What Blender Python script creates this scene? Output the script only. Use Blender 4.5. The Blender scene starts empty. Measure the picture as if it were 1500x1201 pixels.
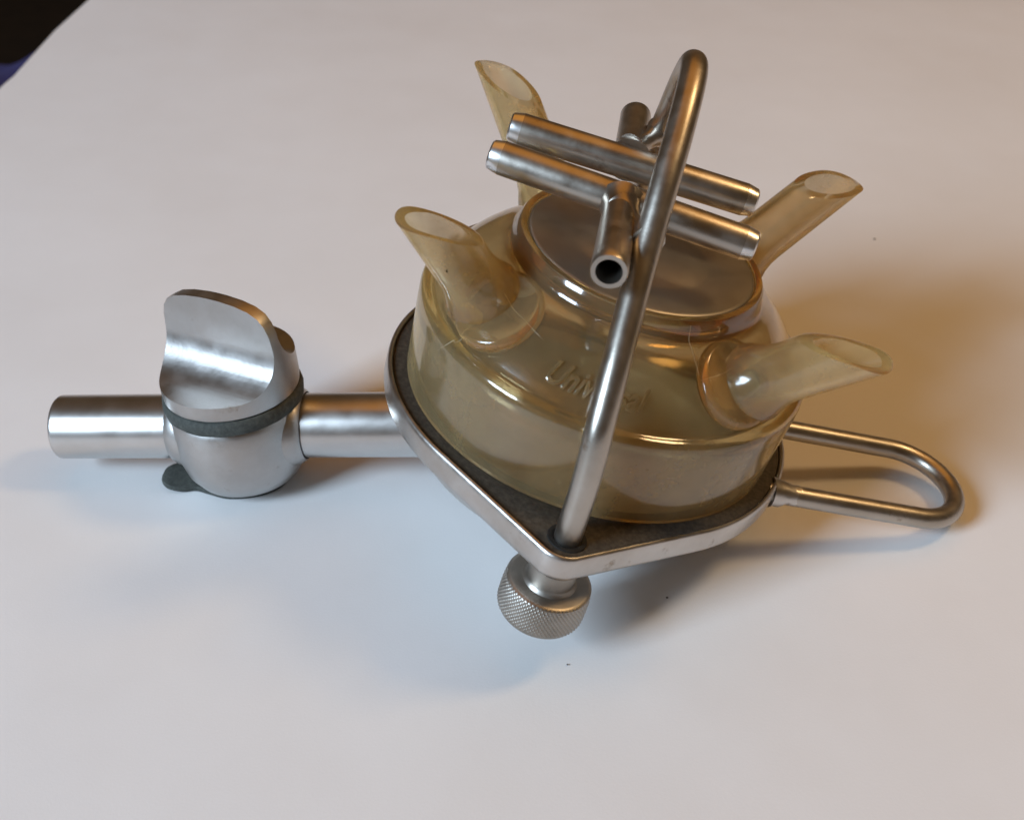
import bpy, bmesh, math, random
from mathutils import Matrix, Vector, noise

random.seed(7)
sc = bpy.context.scene
COL = sc.collection
MM = 0.001
PI = math.pi

# ------------------------------------------------------------------ camera
# frame of the claw in the room (it lies tipped to the right and slightly back)
CLAW = Matrix(((0.9573593, 0.1496372, 0.2471274, 0.0),
               (-0.1579146, 0.9873549, 0.0139038, 0.0),
               (-0.2419219, -0.0523360, 0.9688832, 0.0302),
               (0, 0, 0, 1)))
CAMROT = Matrix(((0.9999999, -0.0004147, -0.0003212),
                 (0.0, 0.6123445, -0.7905911),
                 (0.0005245, 0.7905909, 0.6123444)))
cam_d = bpy.data.cameras.new('camera')
cam = bpy.data.objects.new('camera', cam_d)
COL.objects.link(cam)
cam.matrix_world = Matrix.Translation((-0.0185136, -0.2283024, 0.2018782)) @ CAMROT.to_4x4()
cam_d.sensor_width = 36.0
cam_d.lens = 42.4685
cam_d.clip_start = 0.005
cam_d.clip_end = 50.0
cam_d.dof.use_dof = True
cam_d.dof.focus_distance = 0.265
cam_d.dof.aperture_fstop = 22.0
sc.camera = cam

# ------------------------------------------------------------------ light
w = bpy.data.worlds.new('World')
sc.world = w
w.use_nodes = True
bg = w.node_tree.nodes['Background']
bg.inputs[0].default_value = (1.0, 0.62, 0.30, 1)
bg.inputs[1].default_value = 0.07


def area(name, loc, target, sx, sy, power, color, shape='RECTANGLE'):
    d = bpy.data.lights.new(name, 'AREA')
    d.shape = shape
    d.size, d.size_y = sx, sy
    d.energy = power
    d.color = color
    o = bpy.data.objects.new(name, d)
    COL.objects.link(o)
    o.location = loc
    o.rotation_euler = (Vector(target) - Vector(loc)).to_track_quat('-Z', 'Y').to_euler()
    return o


area('window_light', (-1.28, -0.88, 0.93), (0.02, 0.0, 0.02), 0.52, 0.66, 41.0, (0.63, 0.81, 1.0))
area('lamp_light', (0.46, 0.07, 0.66), (0.0, 0.0, 0.0), 0.15, 0.15, 1.5, (1.0, 0.66, 0.32), 'DISK')
area('warm_ceiling_light', (0.20, 0.42, 1.25), (0.05, 0.05, 0.0), 1.3, 1.3, 3.2, (1.0, 0.38, 0.03))

sc.view_settings.view_transform = 'Standard'
sc.view_settings.look = 'None'
sc.view_settings.exposure = -0.05
sc.view_settings.gamma = 1.0
sc.view_settings.use_curve_mapping = False
sc.render.engine = 'CYCLES'
cy = sc.cycles
cy.use_denoising = True
cy.max_bounces = 16
cy.transmission_bounces = 16
cy.glossy_bounces = 6
cy.diffuse_bounces = 4
cy.transparent_max_bounces = 12
cy.volume_bounces = 0
cy.caustics_reflective = True
cy.caustics_refractive = True
cy.sample_clamp_indirect = 6.0
cy.blur_glossy = 0.4

# ------------------------------------------------------------------ materials


def mat(name):
    m = bpy.data.materials.new(name)
    m.use_nodes = True
    return m, m.node_tree.nodes, m.node_tree.links, m.node_tree.nodes['Principled BSDF']


def ramp(N, L, src, p0, c0, p1, c1):
    r = N.new('ShaderNodeValToRGB')
    r.color_ramp.elements[0].position = p0
    r.color_ramp.elements[0].color = (*c0, 1)
    r.color_ramp.elements[1].position = p1
    r.color_ramp.elements[1].color = (*c1, 1)
    L.new(src, r.inputs[0])
    return r.outputs[0]


def tex(N, L, scale, detail=4.0, rough=0.6, stretch=None, kind='ShaderNodeTexNoise'):
    tc = N.new('ShaderNodeTexCoord')
    mp = N.new('ShaderNodeMapping')
    L.new(tc.outputs['Object'], mp.inputs[0])
    if stretch:
        mp.inputs['Scale'].default_value = stretch
    t = N.new(kind)
    t.inputs['Scale'].default_value = scale
    if kind == 'ShaderNodeTexNoise':
        t.inputs['Detail'].default_value = detail
        t.inputs['Roughness'].default_value = rough
    L.new(mp.outputs[0], t.inputs['Vector'])
    return t.outputs[0]


def add_bump(N, L, b, h, strength, dist):
    bp = N.new('ShaderNodeBump')
    bp.inputs['Strength'].default_value = strength
    bp.inputs['Distance'].default_value = dist
    L.new(h, bp.inputs['Height'])
    L.new(bp.outputs[0], b.inputs['Normal'])


def metal(name, c_lo, c_hi, r_lo, r_hi, bump=0.06, stretch=None, tarnish=None, coarse=55):
    m, N, L, b = mat(name)
    b.inputs['Metallic'].default_value = 1.0
    n1 = tex(N, L, coarse, 6, 0.65)
    col = ramp(N, L, n1, 0.36, c_lo, 0.62, c_hi)
    if tarnish:
        n3 = tex(N, L, 160, 5, 0.7)
        f = N.new('ShaderNodeMapRange')
        f.inputs[1].default_value, f.inputs[2].default_value = 0.62, 0.74
        L.new(n3, f.inputs[0])
        mx = N.new('ShaderNodeMix')
        mx.data_type = 'RGBA'
        L.new(f.outputs[0], mx.inputs[0])
        L.new(col, mx.inputs[6])
        mx.inputs[7].default_value = (*tarnish, 1)
        col = mx.outputs[2]
    L.new(col, b.inputs['Base Color'])
    n2 = tex(N, L, 220, 4, 0.6)
    mr = N.new('ShaderNodeMapRange')
    mr.inputs[1].default_value, mr.inputs[2].default_value = 0.3, 0.7
    mr.inputs[3].default_value, mr.inputs[4].default_value = r_lo, r_hi
    L.new(n2, mr.inputs[0])
    L.new(mr.outputs[0], b.inputs['Roughness'])
    n4 = tex(N, L, 900, 3, 0.6, stretch)
    add_bump(N, L, b, n4, bump, 0.0003)
    return m


M_TRAY = metal('satin_steel', (0.50, 0.46, 0.42), (0.62, 0.59, 0.56), 0.28, 0.40, 0.10, tarnish=(0.33, 0.27, 0.21))
M_ROD = metal('polished_steel', (0.41, 0.37, 0.32), (0.51, 0.47, 0.42), 0.30, 0.41, 0.06, tarnish=(0.28, 0.22, 0.17))
M_PIPE = metal('brushed_pipe_steel', (0.60, 0.575, 0.55), (0.66, 0.64, 0.62), 0.29, 0.34, 0.015)
M_VALVE = metal('cast_valve_metal', (0.45, 0.43, 0.41), (0.54, 0.525, 0.51), 0.34, 0.44, 0.10, tarnish=(0.36, 0.32, 0.28))
M_KNURL = metal('dull_knurled_metal', (0.34, 0.31, 0.27), (0.47, 0.44, 0.40), 0.36, 0.48, 0.05, tarnish=(0.26, 0.21, 0.16))
M_PLATE = metal('dull_plate_metal', (0.40, 0.375, 0.34), (0.43, 0.405, 0.37), 0.42, 0.48, 0.02, coarse=40)
M_BOWL = metal('dull_bowl_metal', (0.42, 0.37, 0.30), (0.54, 0.49, 0.41), 0.55, 0.7, 0.05)
M_CUT = metal('bright_cut_steel', (0.70, 0.69, 0.68), (0.80, 0.80, 0.80), 0.25, 0.35, 0.05)


def rubber(name, c0, c1):
    m, N, L, b = mat(name)
    n1 = tex(N, L, 900, 5, 0.7)
    n2 = tex(N, L, 120, 4, 0.6)
    c = ramp(N, L, n1, 0.40, c0, 0.72, c1)
    L.new(c, b.inputs['Base Color'])
    b.inputs['Roughness'].default_value = 0.72
    b.inputs['Specular IOR Level'].default_value = 0.35
    add_bump(N, L, b, n1, 0.25, 0.0003)
    return m


M_RUBBER = rubber('aged_black_rubber', (0.044, 0.035, 0.026), (0.094, 0.077, 0.056))
M_FOOT_GAP = rubber('foot_gap_black', (0.010, 0.009, 0.008), (0.022, 0.02, 0.017))  # near-black, for the shaded gap round the bail feet
M_RUBBER2 = rubber('grey_green_rubber', (0.045, 0.049, 0.044), (0.088, 0.094, 0.083))


def plastic(name, rough, haze, dens, specks=False, coat=0.0):
    m, N, L, b = mat(name)
    out = N['Material Output']
    b.inputs['Base Color'].default_value = (1.0, 0.985, 0.95, 1)
    b.inputs['Transmission Weight'].default_value = 1.0
    b.inputs['IOR'].default_value = 1.62
    b.inputs['Coat Weight'].default_value = coat
    b.inputs['Coat IOR'].default_value = 1.8
    b.inputs['Coat Roughness'].default_value = 0.11
    n1 = tex(N, L, 70, 5, 0.65)
    mr = N.new('ShaderNodeMapRange')
    mr.inputs[1].default_value, mr.inputs[2].default_value = 0.3, 0.7
    mr.inputs[3].default_value, mr.inputs[4].default_value = rough * 0.6, rough * 1.5
    L.new(n1, mr.inputs[0])
    L.new(mr.outputs[0], b.inputs['Roughness'])
    # milky film of the aged surface
    df = N.new('ShaderNodeBsdfDiffuse')
    df.inputs[0].default_value = (0.66, 0.55, 0.33, 1)
    tr = N.new('ShaderNodeBsdfTranslucent')
    tr.inputs[0].default_value = (0.82, 0.68, 0.37, 1)
    ad = N.new('ShaderNodeMixShader')
    ad.inputs[0].default_value = 0.6
    L.new(df.outputs[0], ad.inputs[1])
    L.new(tr.outputs[0], ad.inputs[2])
    n2 = tex(N, L, 45, 6, 0.7)
    mh = N.new('ShaderNodeMapRange')
    mh.inputs[1].default_value, mh.inputs[2].default_value = 0.3, 0.75
    mh.inputs[3].default_value, mh.inputs[4].default_value = haze * 0.5, haze * 1.6
    L.new(n2, mh.inputs[0])
    hz = mh.outputs[0]
    if not specks:                   # the lower wall is the most clouded
        tc = N.new('ShaderNodeTexCoord')
        sx = N.new('ShaderNodeSeparateXYZ')
        L.new(tc.outputs['Object'], sx.inputs[0])
        wz = N.new('ShaderNodeMapRange')
        wz.inputs[1].default_value, wz.inputs[2].default_value = 0.0195, 0.0215
        wz.inputs[3].default_value, wz.inputs[4].default_value = 1.55, 0.9
        L.new(sx.outputs[2], wz.inputs[0])
        mu = N.new('ShaderNodeMath')
        mu.operation = 'MULTIPLY'
        L.new(hz, mu.inputs[0])
        L.new(wz.outputs[0], mu.inputs[1])
        hz = mu.outputs[0]
    mx = N.new('ShaderNodeMixShader')
    L.new(hz, mx.inputs[0])
    L.new(b.outputs[0], mx.inputs[1])
    L.new(ad.outputs[0], mx.inputs[2])
    last = mx.outputs[0]
    if specks:
        ns = tex(N, L, 330, 3, 0.55)
        ms = N.new('ShaderNodeMapRange')
        ms.inputs[1].default_value, ms.inputs[2].default_value = 0.73, 0.76
        L.new(ns, ms.inputs[0])
        dd = N.new('ShaderNodeBsdfDiffuse')
        dd.inputs[0].default_value = (0.05, 0.035, 0.02, 1)
        m2 = N.new('ShaderNodeMixShader')
        L.new(ms.outputs[0], m2.inputs[0])
        L.new(last, m2.inputs[1])
        L.new(dd.outputs[0], m2.inputs[2])
        last = m2.outputs[0]
    L.new(last, out.inputs['Surface'])
    va = N.new('ShaderNodeVolumeAbsorption')
    va.inputs['Color'].default_value = (0.95, 0.74, 0.18, 1)
    va.inputs['Density'].default_value = dens
    L.new(va.outputs[0], out.inputs['Volume'])
    n3 = tex(N, L, 60, 3, 0.5)
    add_bump(N, L, b, n3, 0.05, 0.002)
    return m


M_COVER = plastic('yellowed_clear_plastic', 0.08, 0.20, 190, False, 0.4)
M_NOZZLE = plastic('yellowed_nozzle_plastic', 0.11, 0.30, 180, True)


def paper():
    m, N, L, b = mat('white_table_paper')
    n1 = tex(N, L, 14, 5, 0.6)
    c = ramp(N, L, n1, 0.3, (0.735, 0.725, 0.72), 0.7, (0.775, 0.77, 0.77))
    L.new(c, b.inputs['Base Color'])
    b.inputs['Roughness'].default_value = 0.55
    b.inputs['Specular IOR Level'].default_value = 0.25
    n2 = tex(N, L, 1500, 3, 0.6)
    bp = N.new('ShaderNodeBump')
    bp.inputs['Strength'].default_value = 0.10
    bp.inputs['Distance'].default_value = 0.0003
    L.new(n2, bp.inputs['Height'])
    n5 = tex(N, L, 9, 3, 0.5)
    b2 = N.new('ShaderNodeBump')
    b2.inputs['Strength'].default_value = 0.25
    b2.inputs['Distance'].default_value = 0.006
    L.new(n5, b2.inputs['Height'])
    L.new(bp.outputs[0], b2.inputs['Normal'])
    L.new(b2.outputs[0], b.inputs['Normal'])
    return m


M_PAPER = paper()


def flat(name, c0, c1, scale, rough=0.8):
    m, N, L, b = mat(name)
    n1 = tex(N, L, scale, 5, 0.6)
    L.new(ramp(N, L, n1, 0.3, c0, 0.7, c1), b.inputs['Base Color'])
    b.inputs['Roughness'].default_value = rough
    return m


M_FLOOR = flat('dark_brown_floor', (0.012, 0.008, 0.005), (0.03, 0.018, 0.010), 30)
M_BLUE = flat('navy_cloth', (0.025, 0.025, 0.11), (0.04, 0.04, 0.16), 200, 0.9)
M_SCRATCH = flat('pale_scratched_plastic', (0.40, 0.34, 0.22), (0.62, 0.54, 0.38), 300, 0.6)
M_CRUMB = flat('dark_crumb', (0.05, 0.04, 0.035), (0.15, 0.13, 0.12), 500)

# ------------------------------------------------------------------ mesh helpers (claw-local millimetres)


def sharpen(bm, deg):
    lim = math.radians(deg)
    for f in bm.faces:
        f.smooth = True
    for e in bm.edges:
        if len(e.link_faces) == 2:
            e.smooth = e.calc_face_angle(0.0) < lim
        else:
            e.smooth = False


def obj(name, bm, m, parent, deg=38, scale=MM):
    bmesh.ops.remove_doubles(bm, verts=bm.verts, dist=1e-4)
    bmesh.ops.recalc_face_normals(bm, faces=bm.faces)
    sharpen(bm, deg)
    me = bpy.data.meshes.new(name)
    if scale != 1.0:
        bmesh.ops.scale(bm, vec=(scale,) * 3, verts=bm.verts)
    bm.to_mesh(me)
    bm.free()
    o = bpy.data.objects.new(name, me)
    COL.objects.link(o)
    me.materials.append(m)
    o.parent = parent
    return o


def loft(bm, rings, close=False, cap0=False, cap1=False):
    vs = [[bm.verts.new(p) for p in r] for r in rings]
    n = len(vs[0])
    idx = list(range(len(vs) - 1))
    pairs = [(i, i + 1) for i in idx] + ([(len(vs) - 1, 0)] if close else [])
    for a, b in pairs:
        for k in range(n):
            k2 = (k + 1) % n
            bm.faces.new((vs[a][k], vs[a][k2], vs[b][k2], vs[b][k]))
    if cap0:
        bm.faces.new(list(reversed(vs[0])))
    if cap1:
        bm.faces.new(vs[-1])
    return vs


def frame_from_axis(axis, ref=Vector((0, 0, 1))):
    z = Vector(axis).normalized()
    x = ref.cross(z)
    if x.length < 1e-4:
        x = Vector((1, 0, 0)).cross(z)
    x.normalize()
    return x, z.cross(x), z


def lathe(bm, prof, n=96, M=None, close=False):
    """profile of (r, z); r == 0 ends become fans"""
    M = M or Matrix.Identity(4)
    rings = []
    for r, z in prof:
        if r < 1e-6:
            rings.append([bm.verts.new(M @ Vector((0, 0, z)))])
        else:
            rings.append([bm.verts.new(M @ Vector((r * math.cos(2 * PI * k / n), r * math.sin(2 * PI * k / n), z))) for k in range(n)])
    m = len(rings)
    for i in range(m if close else m - 1):
        A, B = rings[i], rings[(i + 1) % m]
        for k in range(n):
            k2 = (k + 1) % n
            if len(A) == 1 and len(B) == 1:
                continue
            if len(A) == 1:
                bm.faces.new((A[0], B[k2], B[k]))
            elif len(B) == 1:
                bm.faces.new((A[k], A[k2], B[0]))
            else:
                bm.faces.new((A[k], A[k2], B[k2], B[k]))


def axis_matrix(origin, axis, ref=(0, 0, 1)):
    x, y, z = frame_from_axis(axis, Vector(ref))
    return Matrix(((x.x, y.x, z.x, origin[0]), (x.y, y.y, z.y, origin[1]), (x.z, y.z, z.z, origin[2]), (0, 0, 0, 1)))


def arc(cx, cz, r, a0, a1, n):
    return [(cx + r * math.cos(math.radians(a0 + (a1 - a0) * k / n)), cz + r * math.sin(math.radians(a0 + (a1 - a0) * k / n))) for k in range(n + 1)]


def catmull(pts, per=10):
    P = [Vector(p) for p in pts]
    P = [P[0] * 2 - P[1]] + P + [P[-1] * 2 - P[-2]]
    out = []
    for i in range(1, len(P) - 2):
        for k in range(per):
            t = k / per
            a, b, c, d = P[i - 1], P[i], P[i + 1], P[i + 2]
            out.append(0.5 * ((2 * b) + (c - a) * t + (2 * a - 5 * b + 4 * c - d) * t * t + (3 * b - a - 3 * c + d) * t ** 3))
    out.append(P[-2])
    return out


def sweep(bm, path, rad, n=28, round_ends=0.0):
    """a rod along a path; rad is a number or a function of the fraction along it"""
    path = [Vector(p) for p in path]
    T = []
    for i in range(len(path)):
        a = path[max(0, i - 1)]
        b = path[min(len(path) - 1, i + 1)]
        T.append((b - a).normalized())
    x, y, _ = frame_from_axis(T[0], Vector((0.31, 0.17, 0.93)))
    rings = []
    for i, p in enumerate(path):
        if i:
            ax = T[i - 1].cross(T[i])
            if ax.length > 1e-7:
                q = Matrix.Rotation(T[i - 1].angle(T[i]), 3, ax.normalized())
                x, y = q @ x, q @ y
        r = rad(i / (len(path) - 1)) if callable(rad) else rad
        rings.append((p.copy(), x.copy(), y.copy(), T[i].copy(), r))
    seq = []
    if round_ends > 0:
        p, x0, y0, t0, r = rings[0]
        for k in range(4):
            a = k / 4 * PI / 2
            seq.append((p - t0 * round_ends * math.cos(a) + t0 * round_ends * 0, x0, y0, r - round_ends + round_ends * math.sin(a)))
    seq += [(p, x0, y0, r) for p, x0, y0, t0, r in rings]
    if round_ends > 0:
        p, x0, y0, t0, r = rings[-1]
        for k in range(4):
            a = (1 - k / 4) * PI / 2
            a = PI / 2 - (k + 1) / 4 * PI / 2
            seq.append((p + t0 * round_ends * math.cos(a), x0, y0, r - round_ends + round_ends * math.sin(a)))
    R = [[p + x0 * r * math.cos(2 * PI * k / n) + y0 * r * math.sin(2 * PI * k / n) for k in range(n)] for p, x0, y0, r in seq]
    loft(bm, R, cap0=True, cap1=True)


def pipe(bm, p0, p1, r_out, r_in, n=40, flare0=0.0, flare1=0.0, taper=2.5):
    """open pipe with slightly coned ends; both ends bored"""
    p0, p1 = Vector(p0), Vector(p1)
    Lg = (p1 - p0).length
    M = axis_matrix(p0, p1 - p0)
    c = 0.35
    prof = [(r_in, 0.0), (r_out - flare0 - c, 0.0), (r_out - flare0, c), (r_out, taper), (r_out, Lg - taper),
            (r_out - flare1, Lg - c), (r_out - flare1 - c, Lg), (r_in, Lg)]
    lathe(bm, prof, n, M, close=True)


def boolean(a, b, op):
    """a op b on two bmeshes (exact solver); returns a new bmesh and frees both"""
    obs = []
    for q in (a, b):
        bmesh.ops.remove_doubles(q, verts=q.verts, dist=1e-4)
        bmesh.ops.recalc_face_normals(q, faces=q.faces)
        me = bpy.data.meshes.new('tmp')
        q.to_mesh(me)
        q.free()
        o = bpy.data.objects.new('tmp', me)
        COL.objects.link(o)
        obs.append(o)
    md = obs[0].modifiers.new('b', 'BOOLEAN')
    md.operation = op
    md.solver = 'EXACT'
    md.object = obs[1]
    dg = bpy.context.evaluated_depsgraph_get()
    ev = obs[0].evaluated_get(dg)
    out = bmesh.new()
    tm = ev.to_mesh()
    out.from_mesh(tm)
    ev.to_mesh_clear()
    for o in obs:
        me = o.data
        bpy.data.objects.remove(o)
        bpy.data.meshes.remove(me)
    return out


def lemon(R, E, re, per_arc=60, per_ear=24, per_line=14):
    """outline of the tray: a circle with a rounded ear front and back"""
    c = E - re
    al = math.acos((R - re) / c)
    pts = []
    for s, ax in ((1, PI / 2), (-1, -PI / 2)):
        for k in range(per_ear + 1):
            t = -al + 2 * al * k / per_ear
            pts.append((re * math.cos(ax + t), s * c + re * math.sin(ax + t)))
        a = pts[-1]
        b = (R * math.cos(ax + al), R * math.sin(ax + al))
        for k in range(1, per_line):
            f = k / per_line
            pts.append((a[0] + (b[0] - a[0]) * f, a[1] + (b[1] - a[1]) * f))
        for k in range(per_arc + 1):
            t = ax + al + (PI - 2 * al) * k / per_arc
            pts.append((R * math.cos(t), R * math.sin(t)))
        ax2 = ax + PI
        a = pts[-1]
        t = ax2 - al
        b = (re * math.cos(t), -s * c + re * math.sin(t))
        for k in range(1, per_line):
            f = k / per_line
            pts.append((a[0] + (b[0] - a[0]) * f, a[1] + (b[1] - a[1]) * f))
    return pts


# ------------------------------------------------------------------ the setting
def table():
    bm = bmesh.new()
    left = [(-0.242, -0.60), (-0.240, 0.0), (-0.2375, 0.12), (-0.2335, 0.22), (-0.2308, 0.255), (-0.2296, 0.263), (-0.2286, 0.297), (-0.2280, 0.316),
            (-0.2239, 0.357), (-0.217, 0.41), (-0.207, 0.47), (-0.190, 0.54), (-0.165, 0.585), (-0.125, 0.61), (-0.06, 0.62)]
    pts = left + [(0.80, 0.62), (0.80, -0.60)]
    for z, ins in ((0.0, 0.0),):
        top = [bm.verts.new((x, y, 0.0)) for x, y in pts]
    lip = [bm.verts.new((x - 0.0015, y, -0.0015)) for x, y in pts]
    low = [bm.verts.new((x - 0.0015, y, -0.022)) for x, y in pts]
    n = len(pts)
    bm.faces.new(top)
    for A, B in ((top, lip), (lip, low)):
        for k in range(n):
            bm.faces.new((A[k], A[(k + 1) % n], B[(k + 1) % n], B[k]))
    bm.faces.new(list(reversed(low)))
    o = obj('table_top', bm, M_PAPER, None, 40, 1.0)
    o['kind'] = 'structure'
    o['label'] = 'white paper covered table top under the milking claw'


table()
bm = bmesh.new()
bmesh.ops.create_grid(bm, x_segments=4, y_segments=4, size=2.5, matrix=Matrix.Translation((0, 0.6, -0.74)))
fl = obj('floor', bm, M_FLOOR, None, 40, 1.0)
fl['kind'] = 'structure'


def blue_cloth():
    bm = bmesh.new()
    nx, ny = 44, 30
    V = {}
    for layer in (0, 1):
        for i in range(nx + 1):
            for j in range(ny + 1):
                x = -0.54 + 0.28 * i / nx
                y = 0.22 + 0.33 * j / ny + 0.012 * math.sin(i * 0.35)
                z = -0.10 + 0.015 * noise.noise(Vector((x * 18, y * 9, 1.3))) + 0.008 * math.sin(x * 70 + 2 * math.sin(y * 20))
                V[layer, i, j] = bm.verts.new((x, y, z - 0.004 * layer))
    for i in range(nx):
        for j in range(ny):
            bm.faces.new((V[0, i, j], V[0, i + 1, j], V[0, i + 1, j + 1], V[0, i, j + 1]))
            bm.faces.new((V[1, i, j], V[1, i, j + 1], V[1, i + 1, j + 1], V[1, i + 1, j]))
    for i in range(nx):
        for j in (0, ny):
            bm.faces.new((V[0, i, j], V[0, i + 1, j], V[1, i + 1, j], V[1, i, j]))
    for j in range(ny):
        for i in (0, nx):
            bm.faces.new((V[0, i, j], V[0, i, j + 1], V[1, i, j + 1], V[1, i, j]))
    o = obj('cloth', bm, M_BLUE, None, 60, 1.0)
    o['label'] = 'navy blue cloth in the dark corner beyond the table edge'
    o['category'] = 'cloth'


blue_cloth()

# ------------------------------------------------------------------ the claw
claw = bpy.data.objects.new('milking_claw', None)
COL.objects.link(claw)
claw.empty_display_size = 0.02
claw.matrix_world = CLAW
claw['label'] = 'vintage milking claw with yellowed clear dome, steel bail and outlet pipe on white table'
claw['category'] = 'milking claw'

# --- tray with bowl
RR, EE, RE = 48.45, 59.4, 6.4


def ring(d, z):
    return [Vector((x, y, z)) for x, y in lemon(RR - d, EE - d, max(0.6, RE - d))]


def circ_ring(r, z):
    out = []
    for x, y in lemon(RR, EE, RE):
        l = math.hypot(x, y)
        out.append(Vector((x / l * r, y / l * r, z)))
    return out


bm = bmesh.new()
rings = [ring(1.25, -2.9), ring(1.22, -0.3), ring(1.05, 0.1), ring(0.7, 0.3), ring(0.35, 0.15), ring(0.08, -0.3), ring(0.0, -1.2),
         ring(0.0, -4.6), ring(0.25, -5.6), ring(0.9, -6.4), ring(2.0, -6.9), ring(3.2, -7.0)]
rings += [circ_ring(r, z) for r, z in ((44.0, -7.4), (43.4, -9.2), (41.8, -12.6), (39.0, -16.4), (34.6, -20.2), (28.6, -23.4),
                                       (21.6, -25.6), (14.0, -27.1), (6.0, -27.9), (0.8, -28.1))]
rings += [circ_ring(r, z) for r, z in ((0.8, -26.7), (6, -26.5), (13.4, -25.8), (20.8, -24.2), (27.4, -22.0), (33.3, -18.9), (37.6, -15.4),
                                       (40.3, -12.0), (41.4, -9.0), (41.6, -4.5), (42.0, -3.2))]
loft(bm, rings, close=True)
tray = obj('tray', bm, M_TRAY, claw, 50)
tray.data.materials.append(M_BOWL)
for p in tray.data.polygons:                 # bowl inside: colour and finish dulled to hold back the lamp's glow
    c = p.center / MM
    if c.z < -3.0 and math.hypot(c.x, c.y) < 42.0 and (p.normal.z > 0.05 or p.normal.dot(Vector((c.x, c.y, 0))) < 0):
        p.material_index = 1
tray['label'] = 'satin steel tray with pointed ears and a rounded bowl below'

bm = bmesh.new()
loft(bm, [ring(1.45, -2.8), ring(1.45, -0.6), ring(1.9, -0.3), circ_ring(39.5, -0.3), circ_ring(39.0, -0.8), circ_ring(39.0, -2.8)], close=True)
obj('gasket', bm, M_RUBBER, tray, 50)

# hanging loop welded to the tray
yaw = math.radians(11.3)
O = Vector((46.5, 0.2, -3.0))
dx = Vector((math.cos(yaw), math.sin(yaw), 0.0))
dy = Vector((-math.sin(yaw), math.cos(yaw), 0.0))
path = [O + dx * s - dy * 12.9 for s in (-4.5, 2, 6, 14, 22, 30)]
cc = 34.5
path += [O + dx * (cc + 12.9 * math.sin(a)) - dy * 12.9 * math.cos(a) for a in [PI * k / 24 for k in range(25)]]
path += [O + dx * s + dy * 12.9 for s in (30, 22, 14, 6, -2.0)]
bm = bmesh.new()
sweep(bm, path, 2.45, 24)
obj('hanging_loop', bm, M_ROD, tray)
for s in (-1, 1):
    bm = bmesh.new()
    base = O + dx * (-3.5 if s < 0 else -2.0) + dy * 12.9 * s
    sweep(bm, [base + dx * 7.0 * k / 10 for k in range(11)], lambda t: 2.4 + 1.1 * (1 - t) ** 1.6, 24)
    for v in bm.verts:
        v.co += Vector((0, 0.3, 0.3)) * noise.noise(v.co * 0.55)
    obj('weld', bm, M_TRAY, tray)
for s in (-1, 1):
    bm = bmesh.new()
    lathe(bm, [(2.95, -0.6), (3.0, -0.05), (3.5, 0.12), (4.1, -0.05), (4.3, -0.5)], 40, Matrix.Translation((0.6, 52.4 * s, 0)), close=True)
    obj('foot_gap_ring', bm, M_FOOT_GAP, tray)  # added ring; its black colour stands in for shade in the foot hole

# --- thumb screws under both ears


def thumb_screw(y):
    x0, y0 = 0.3, y
    bm = bmesh.new()
    n, hh = 444, 52
    top, bot, r0 = -12.9, -21.4, 9.5
    rings = []

    def rr(z):
        t = (z - bot) / (top - bot)
        return r0 - 0.35 * max(0, (t - 0.6) / 0.4) ** 2 - 0.9 * max(0, (0.22 - t) / 0.22) ** 2
    for j in range(hh + 1):
        z = top + (bot - top) * j / hh
        R = []
        for k in range(n):
            a = 2 * PI * k / n
            u1 = (a * 64 / (2 * PI) + z * 0.88) % 1.0
            u2 = (a * 64 / (2 * PI) - z * 0.88) % 1.0
            g = min(abs(u1 - 0.5), abs(u2 - 0.5)) * 2
            d = 0.0 if j in (0, hh) else -0.26 * max(0.0, 0.65 - g) / 0.65
            r = rr(z) + d
            R.append(Vector((x0 + r * math.cos(a), y0 + r * math.sin(a), z)))
        rings.append(R)

    def cr(r, z):
        return [Vector((x0 + r * math.cos(2 * PI * k / n), y0 + r * math.sin(2 * PI * k / n), z)) for k in range(n)]
    rings = [cr(0.6, top + 0.45), cr(rr(top) - 1.0, top + 0.45), cr(rr(top) - 0.45, top + 0.3)] + rings + [cr(rr(bot) - 0.7, bot - 0.5), cr(2.0, bot - 0.7), cr(0.6, bot - 0.7)]
    loft(bm, rings, cap0=True, cap1=True)
    o = obj('thumb_screw', bm, M_KNURL, claw, 60)
    bm = bmesh.new()
    M = Matrix.Translation((x0, y0, 0))
    lathe(bm, [(0, top + 0.3), (5.9, top + 0.4), (5.35, top + 1.0), (5.2, top + 1.6), (5.2, -6.2), (0, -6.2)], 48, M)
    obj('collar', bm, M_KNURL, o)
    return o


thumb_screw(-52.0)
thumb_screw(52.0)

# --- the plastic cover
OUT = [(43.9, -0.2), (44.4, 8.0), (44.9, 16.0), (45.05, 19.6), (44.95, 20.6), (44.6, 21.35), (44.0, 21.8), (43.3, 22.0), (42.7, 22.2), (42.2, 22.7), (41.6, 23.6),
       (40.0, 25.9), (38.0, 28.4), (36.0, 30.5), (33.5, 32.7), (31.0, 34.6), (29.4, 35.7), (28.6, 36.4), (28.2, 37.2), (28.0, 38.4), (27.7, 39.6), (27.3, 40.2), (26.6, 40.35)]
INN = [(25.9, 40.15), (25.8, 39.2), (21.0, 39.0), (20.4, 38.4), (20.4, 34.6), (21.2, 33.9), (25.5, 33.2), (29.5, 31.4), (33.0, 28.9), (36.0, 26.2), (38.6, 23.2),
       (40.6, 20.6), (41.9, 18.8), (42.5, 16.5), (42.5, 14.5), (42.1, 6.0), (41.8, -0.2)]


def cone_z(r):
    for (r0, z0), (r1, z1) in zip(OUT, OUT[1:]):
        if r1 <= r <= r0 and r0 > r1 and z0 > 18:
            return z0 + (z1 - z0) * (r0 - r) / (r0 - r1)
    return 30.0


RN = 6.2
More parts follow.
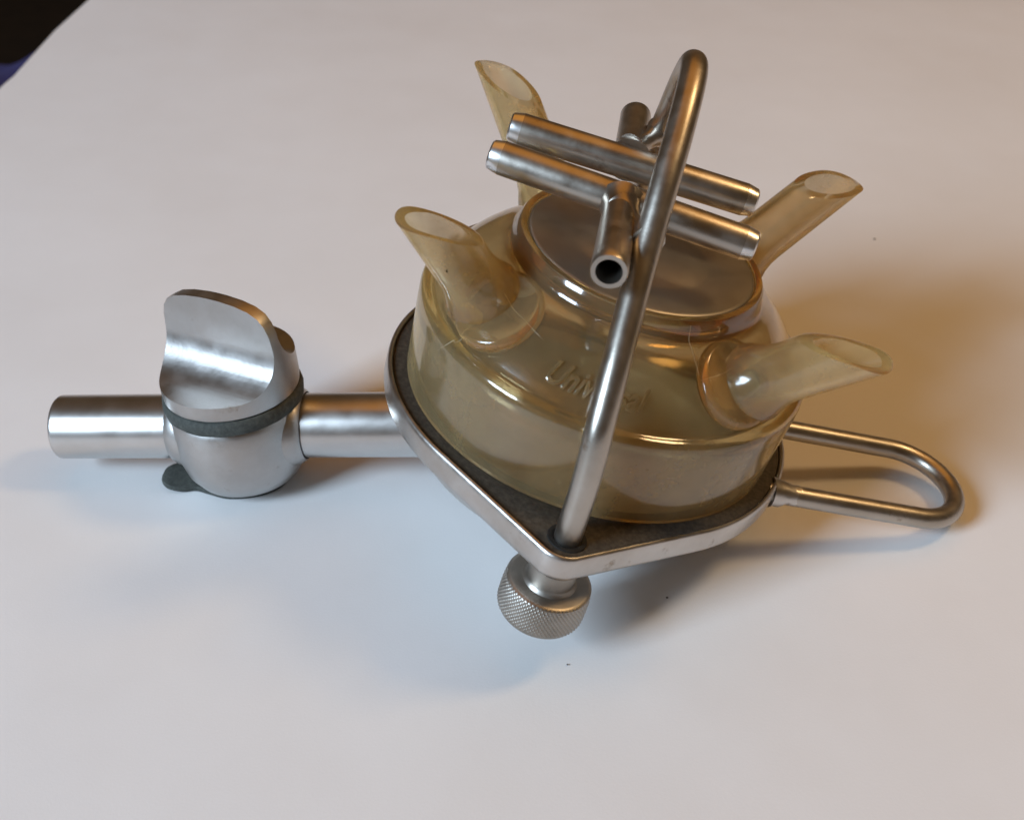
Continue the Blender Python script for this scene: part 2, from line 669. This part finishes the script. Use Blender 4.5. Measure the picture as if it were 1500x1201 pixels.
#      boss azimuth, tube azimuth, elevation, long side, short side, base radius, base height
AZ = [(3.90, 3.74, 0.86, 30.4, 12.6, 36.5, 29.6), (-0.79, -0.66, 0.88, 32.8, 14.8, 36.9, 29.4),
      (0.82, 0.83, 0.56, 43.4, 21.8, 35.3, 30.8), (2.24, 2.23, 0.47, 48.2, 21.8, 35.3, 30.8)]


def nozzle_frame(nz):
    _, az, EL, L1, L2, RB, ZB = nz
    c, s = math.cos(az), math.sin(az)
    ce, se = math.cos(EL), math.sin(EL)
    B = Vector((RB * c, RB * s, ZB))
    D = Vector((ce * c, ce * s, se))
    Nn = Vector((-se * c, -se * s, ce))
    S = D.cross(Nn)
    return B, D, Nn, S


def boss(az, shrink=0.0, deep=0.0):
    bm = bmesh.new()
    back = az[2] < 0.8
    az = az[0]
    c, s = math.cos(az), math.sin(az)
    tl = math.radians(44 if back else 37)
    ax = Vector((math.sin(tl) * c, math.sin(tl) * s, math.cos(tl)))
    r = 36.2
    P = Vector((r * c, r * s, cone_z(r)))
    M = axis_matrix(P, ax)
    R = (8.6 if back else 9.6) - shrink
    t, b = (-0.3 if back else 0.25) - shrink, -3.4 + shrink - deep
    lathe(bm, [(0, b)] + [(R - 1.0, b), (R - 0.3, b + 0.3), (R, b + 1.0), (R, t - 1.4)] + arc(R - 1.4, t - 1.4, 1.4, 20, 90, 5) + [(0, t + 0.2)], 64, M)
    return bm


def nozzle_solid(az, r_out, base_flare, s0, plane_off=0.0, n=56):
    B, D, Nn, S = nozzle_frame(az)
    L1, L2 = az[3], az[4]
    mid, amp = (L1 + L2) / 2, (L1 - L2) / 2 / RN

    blunt = 0.50 if az[2] > 0.8 else 0.26

    def cut(q):                      # slanted cut, blunter towards the long tip
        x = -q / RN
        return mid + amp * RN * (x - blunt * max(0.0, x - 0.2) ** 2) + 0.3

    bm = bmesh.new()
    rings = []
    steps = 16
    for j in range(steps + 1):
        R = []
        f = j / steps
        for k in range(n):
            a = 2 * PI * k / n
            u, v = math.cos(a), math.sin(a)
            r = r_out
            s_end = cut(r * u) + plane_off
            sj = s0 + (s_end - s0) * f
            r = r_out + base_flare * max(0.0, 1 - max(0.0, sj - 1.0) / 9.0) ** 2.2 * (1 if base_flare else 0)
            R.append(B + D * sj + Nn * r * u + S * r * v)
        rings.append(R)
    if base_flare:   # rounded outer lip
        R = []
        for k in range(n):
            a = 2 * PI * k / n
            u, v = math.cos(a), math.sin(a)
            r = r_out - 0.45
            R.append(B + D * (cut(r * u) + 0.28) + Nn * r * u + S * r * v)
        rings.append(R)
    loft(bm, rings, cap0=True, cap1=True)
    return bm


bm = bmesh.new()
lathe(bm, OUT + INN, 128, None, close=True)
for az in AZ:
    bm = boolean(bm, boss(az, 0.06, 0.6), 'DIFFERENCE')
cover = obj('cover', bm, M_COVER, claw, 34)
cover['label'] = 'yellowed transparent plastic dome of the claw'
for i, az in enumerate(AZ):
    s = boolean(boss(az), nozzle_solid(az, RN, 2.2, -3.0), 'UNION')
    s = boolean(s, nozzle_solid(az, 4.55, 0.0, -11.0, 1.6), 'DIFFERENCE')
    o = obj('nozzle', s, M_NOZZLE, cover, 34)

# metal plate set in the cover's collar
bm = bmesh.new()
lathe(bm, [(0, 40.35), (6, 40.32), (11.0, 40.2), (13.4, 40.0), (14.6, 39.8), (15.8, 39.75), (17.5, 39.9), (21, 40.05), (24.6, 40.1), (25.3, 40.02), (25.6, 39.75), (25.6, 38.9), (0, 38.9)], 128)
obj('top_plate', bm, M_PLATE, cover, 60)

# raised script lettering on the dome
cu = bpy.data.curves.new('lettering', 'FONT')
cu.body = 'Universal'
cu.size = 6.6
cu.shear = 0.38
cu.extrude = 0.6
cu.bevel_depth = 0.10
cu.bevel_resolution = 1
cu.resolution_u = 4
cu.space_character = 0.98
cu.align_x = 'CENTER'
to = bpy.data.objects.new('tmp_text', cu)
COL.objects.link(to)
dg = bpy.context.evaluated_depsgraph_get()
ev = to.evaluated_get(dg)
tm = ev.to_mesh()
bm = bmesh.new()
bm.from_mesh(tm)
ev.to_mesh_clear()
bpy.data.objects.remove(to)
bpy.data.curves.remove(cu)
bmesh.ops.subdivide_edges(bm, edges=[e for e in bm.edges if e.calc_length() > 1.2], cuts=2)
AZT, RT = math.radians(-95.0), 40.4
slope = Vector((-3.0, 3.3)).normalized()        # (dr, dz) going up the cone
nrm = Vector((3.3, 3.0)).normalized()
for v in bm.verts:
    x, y, z = v.co
    az = AZT + x * 0.86 / RT
    r = RT + slope.x * y
    zz = cone_z(r)
    r2 = r + nrm.x * (z + 0.12)
    v.co = Vector((r2 * math.cos(az), r2 * math.sin(az), zz + nrm.y * (z + 0.12)))
obj('lettering', bm, M_COVER, cover, 40)

# fine scratches in the old plastic
SCR = [[(-35.73, -27.29, 17.41), (-33.22, -29.6, 22.09), (-30.4, -27.47, 25.21)],
       [(-27.93, -20.68, 30.03), (-22.05, -27.01, 29.95), (-15.56, -32.55, 29.13)],
       [(12.0, -25.1, 35.6), (12.32, -25.22, 34.77), (14.3, -27.6, 32.3), (16.55, -30.31, 30.17)],
       [(17.03, -30.89, 29.69), (20.17, -28.24, 30.06), (23.39, -24.95, 30.39)]]
for pts in SCR:
    bm = bmesh.new()
    pp = []
    for p in catmull(pts, 10):
        q = Vector(p)
        if q.z > 22.5:
            q.z = cone_z(math.hypot(q.x, q.y))
        pp.append(q + Vector((q.x, q.y, 25.0)).normalized() * 0.02 + Vector((1, 1, 0)) * 0.12 * noise.noise(q * 0.6))
    sweep(bm, pp, lambda t: 0.02 + 0.05 * math.sin(PI * min(1, max(0, t))) ** 0.7, 8)
    obj('scratch', bm, M_SCRATCH, cover)

# --- bail over the top with the vacuum tubes
bail_pts = [(0.8, -52.4, -5.0), (0.55, -52.5, 2.0), (0.1, -52.6, 14.0), (-0.5, -52.3, 22.0), (-1.05, -50.6, 28.2), (-1.5, -45.0, 37.0),
            (-1.9, -35.5, 47.0), (-2.1, -28.0, 55.0), (-2.2, -20.5, 64.0), (-2.1, -13.0, 70.6), (-2.1, -5.5, 76.0), (-2.15, 1.5, 79.0), (-2.35, 7.5, 79.2),
            (-2.4, 13.0, 76.0), (-2.5, 17.5, 71.0), (-2.6, 21.0, 64.0), (-2.6, 26.0, 56.0), (-2.3, 34.0, 47.0), (-1.8, 44.0, 37.0),
            (-1.2, 50.6, 28.0), (-0.5, 52.3, 22.0), (0.2, 52.6, 14.0), (0.8, 52.4, 2.0), (0.8, 52.4, -5.0)]
bm = bmesh.new()
sweep(bm, catmull(bail_pts, 7), 2.85, 32)
bail = obj('bail', bm, M_ROD, claw)
bail['label'] = 'bent steel rod arching over the dome from ear to ear'

ZT = 54.0
T1 = (Vector((-36.8, -7.2, ZT)), Vector((20.3, -12.6, ZT)))
T2 = (Vector((-35.2, 9.4, ZT)), Vector((20.6, 8.6, ZT)))


def vtube(a, b, name='vacuum_tube'):
    bm = bmesh.new()
    pipe(bm, a, b, 3.55, 2.35, 44, 0.5, 0.5, 2.6)
    o = obj(name, bm, M_ROD, bail, 30)
    o.data.materials.append(M_CUT)
    for p in o.data.polygons:            # freshly turned ends of the tube
        c = p.center / MM
        if min((c - a).length, (c - b).length) < 4.4:
            p.material_index = 1
    return o


for a, b in (T1, T2):
    vtube(a, b)


def stub(a, b):
    bm = bmesh.new()
    a, b = Vector(a), Vector(b)
    Lg = (b - a).length
    M = axis_matrix(a, b - a)
    prof = [(2.1, 0.0), (4.9, 0.0), (4.2, 1.2), (3.75, 2.8), (3.55, 4.6), (3.55, Lg - 3.0), (3.62, Lg - 0.35), (3.4, Lg), (2.55, Lg), (2.4, Lg - 0.5), (2.35, Lg - 5)]
    lathe(bm, prof, 44, M, close=True)
    return obj('vacuum_tube', bm, M_ROD, bail, 34)


o = stub((-8.3, -11.5, ZT), (-8.3, -41.0, ZT))
o['label'] = 'short tube pointing at the viewer with open bore'
stub((-8.3, 10.5, ZT), (-8.6, 36.5, ZT))


def weld_blob(a, b, r):
    bm = bmesh.new()
    pts = catmull([a, tuple((Vector(a) + Vector(b)) / 2), b], 8)
    sweep(bm, pts, lambda t: r * (1 + 0.9 * (2 * t - 1) ** 2), 20)
    for v in bm.verts:
        v.co += Vector((1, 0, 1)) * 0.25 * noise.noise(v.co * 0.5)
    return obj('weld', bm, M_ROD, bail)


weld_blob((-8.0, -15.5, ZT + 0.6), (-2.1, -27.0, ZT + 1.2), 2.0)
weld_blob((-8.2, 15.0, ZT + 0.5), (-2.6, 25.0, ZT + 2.5), 2.0)

# --- outlet pipe and shut-off valve
P_IN = Vector((-31.0, -1.9, -19.9))
P_OUT = Vector((-123.1, -10.0, -49.24))
D = (P_OUT - P_IN).normalized()
bm = bmesh.new()
Lg = (P_OUT - P_IN).length
M = axis_matrix(P_IN, D)
lathe(bm, [(6.9, 0.0), (8.0, 0.0), (8.0, Lg - 0.9), (7.9, Lg - 0.4), (7.6, Lg), (6.9, Lg)], 80, M, close=True)
pipe_o = obj('outlet_pipe', bm, M_PIPE, claw, 30)

VC = P_IN + D * ((-79.3 - P_IN.x) / D.x)                      # centre of the valve on the pipe
va = Vector((-0.345, 0.0, 0.939))
va = (va - D * va.dot(D)).normalized()
vx = -D                                                        # along the pipe to the right
vy = va.cross(vx)
VM = Matrix(((vx.x, vy.x, va.x, VC.x), (vx.y, vy.y, va.y, VC.y), (vx.z, vy.z, va.z, VC.z), (0, 0, 0, 1))) @ Matrix.Diagonal((1.045, 1.045, 1.02, 1.0))
bm = bmesh.new()
lathe(bm, [(0, -14.6), (5.5, -14.5), (9.6, -13.8), (12.6, -12.0), (14.5, -8.9), (15.5, -5.0), (15.8, -1.0), (15.7, 3.0), (15.4, 6.2), (15.0, 7.3), (14.7, 7.8), (0, 7.9)], 96, VM)
valve = obj('valve_body', bm, M_VALVE, claw, 45)
valve['label'] = 'rounded metal shut-off valve body on the outlet pipe'
for sgn in (-1, 1):
    bm = bmesh.new()
    M2 = VM @ Matrix.Rotation(sgn * PI / 2, 4, 'Y')
    lathe(bm, [(8.1, 11.0), (10.2, 11.0), (9.8, 13.2), (9.2, 14.6), (8.6, 15.6), (8.1, 16.0)], 64, M2, close=True)
    obj('collar', bm, M_VALVE, valve, 40)

bm = bmesh.new()
prof = [(3, 7.95), (15.5, 7.95), (16.1, 8.3), (16.3, 9.6), (16.0, 11.3), (15.5, 11.7), (3, 11.7)]
lathe(bm, prof, 96, VM, close=True)
for v in bm.verts:
    v.co += va * 0.45 * noise.noise(v.co * 0.22) + (v.co - VC).normalized() * 0.3 * noise.noise(v.co * 0.5)
obj('seal_ring', bm, M_RUBBER2, valve, 50)

# thumb turn: a domed cap with a scoop on either side leaving a grip fin
bm = bmesh.new()
dome = [(0, 0), (15.0, 0), (15.6, 0.5), (15.8, 2.0), (15.7, 8.0), (15.5, 13.0), (15.1, 17.0), (14.3, 19.6), (12.9, 21.5), (10.5, 22.8), (7, 23.6), (3, 24.0), (0, 24.1)]
lathe(bm, dome, 96, Matrix.Identity(4))


def scoop(wall, floor, r, sgn):
    prof = [(wall + 0.9, 45.0), (wall + 0.3, 26.0), (wall, floor + r + 2.0)]
    prof += [(wall + r - r * math.cos(PI / 2 * k / 14), floor + r - r * math.sin(PI / 2 * k / 14)) for k in range(15)]
    prof += [(45.0, floor - 0.3), (45.0, 45.0)]
    b = bmesh.new()
    loft(b, [[Vector((x, sgn * q, z)) for q, z in prof] for x in (-40.0, 40.0)], cap0=True, cap1=True)
    return b


bm = boolean(bm, scoop(1.2, 4.2, 9.5, -1), 'DIFFERENCE')
bm = boolean(bm, scoop(1.5, 8.2, 8.0, 1), 'DIFFERENCE')
TM = VM @ Matrix.Translation((0, 0, 11.6)) @ Matrix.Rotation(math.radians(-24), 4, 'Z')
for v in bm.verts:
    v.co = TM @ v.co
bm2 = bm
o = obj('thumb_turn', bm2, M_VALVE, valve, 32)
o['label'] = 'scooped thumb turn with an upright grip fin'

# rubber flap lying on the table below the valve
INV = CLAW.inverted()
outline = [(-106.6, 2.5), (-106.0, 5.8), (-103.3, 7.8), (-100.0, 7.4), (-97.0, 5.4), (-95.0, 9), (-90, 14.5), (-84, 15.5), (-79, 13.5), (-75.5, 8), (-74.8, 4.0),
           (-76.5, 0.0), (-80, -2.6), (-84.5, -4.0), (-89.5, -4.2), (-94.0, -2.6), (-97.8, -1.2), (-101.2, -1.8), (-104.5, -1.2), (-106.2, 0.4)]
sm = catmull([(x, y, 0) for x, y in outline] + [(outline[0][0], outline[0][1], 0)], 5)[:-1]
bm = bmesh.new()


def fl_ring(ins, z):
    c = Vector((-89.5, 3.5, 0))
    R = []
    for p in sm:
        q = c + (p - c) * (1 - ins)
        lift = 1.0 * max(0.0, (-97.5 - q.x) / 10.0) ** 1.5
        R.append(INV @ (Vector((q.x, q.y, z + lift)) * MM) / MM)
    return R


loft(bm, [fl_ring(0.01, 0.25), fl_ring(0.0, 0.6), fl_ring(0.0, 1.4), fl_ring(0.02, 1.7)], cap0=True, cap1=True)
fo = obj('rubber_flap', bm, M_RUBBER2, valve, 40)

# ------------------------------------------------------------------ crumbs on the table


def crumb(x, y, r, label, i):
    bm = bmesh.new()
    bmesh.ops.create_icosphere(bm, subdivisions=2, radius=1.0)
    for v in bm.verts:
        n = v.co.copy()
        q = 1 + 0.5 * noise.noise(n * 1.6 + Vector((i * 3.1, 0, 0)))
        v.co = Vector((n.x * r * 1.3, n.y * r, n.z * r * 0.5 + r * 0.42)) * q
    o = obj('crumb', bm, M_CRUMB, None, 60)
    o.location = (x * MM, y * MM, 0.0002)
    o['label'] = label
    o['category'] = 'crumb'
    o['group'] = 'crumbs on the table'


CRUMBS = [(-6.5, -57.0, 0.17, 'tiny dark speck on the table just in front of the knurled thumb screw'),
          (16.8, -37.5, 0.24, 'tiny dark speck in the shadow right of the knurled thumb screw'),
          (102.5, 125.1, 0.30, 'tiny dark speck on the table behind the right-hand nozzles')]
for i, c in enumerate(CRUMBS):
    crumb(*c, i)
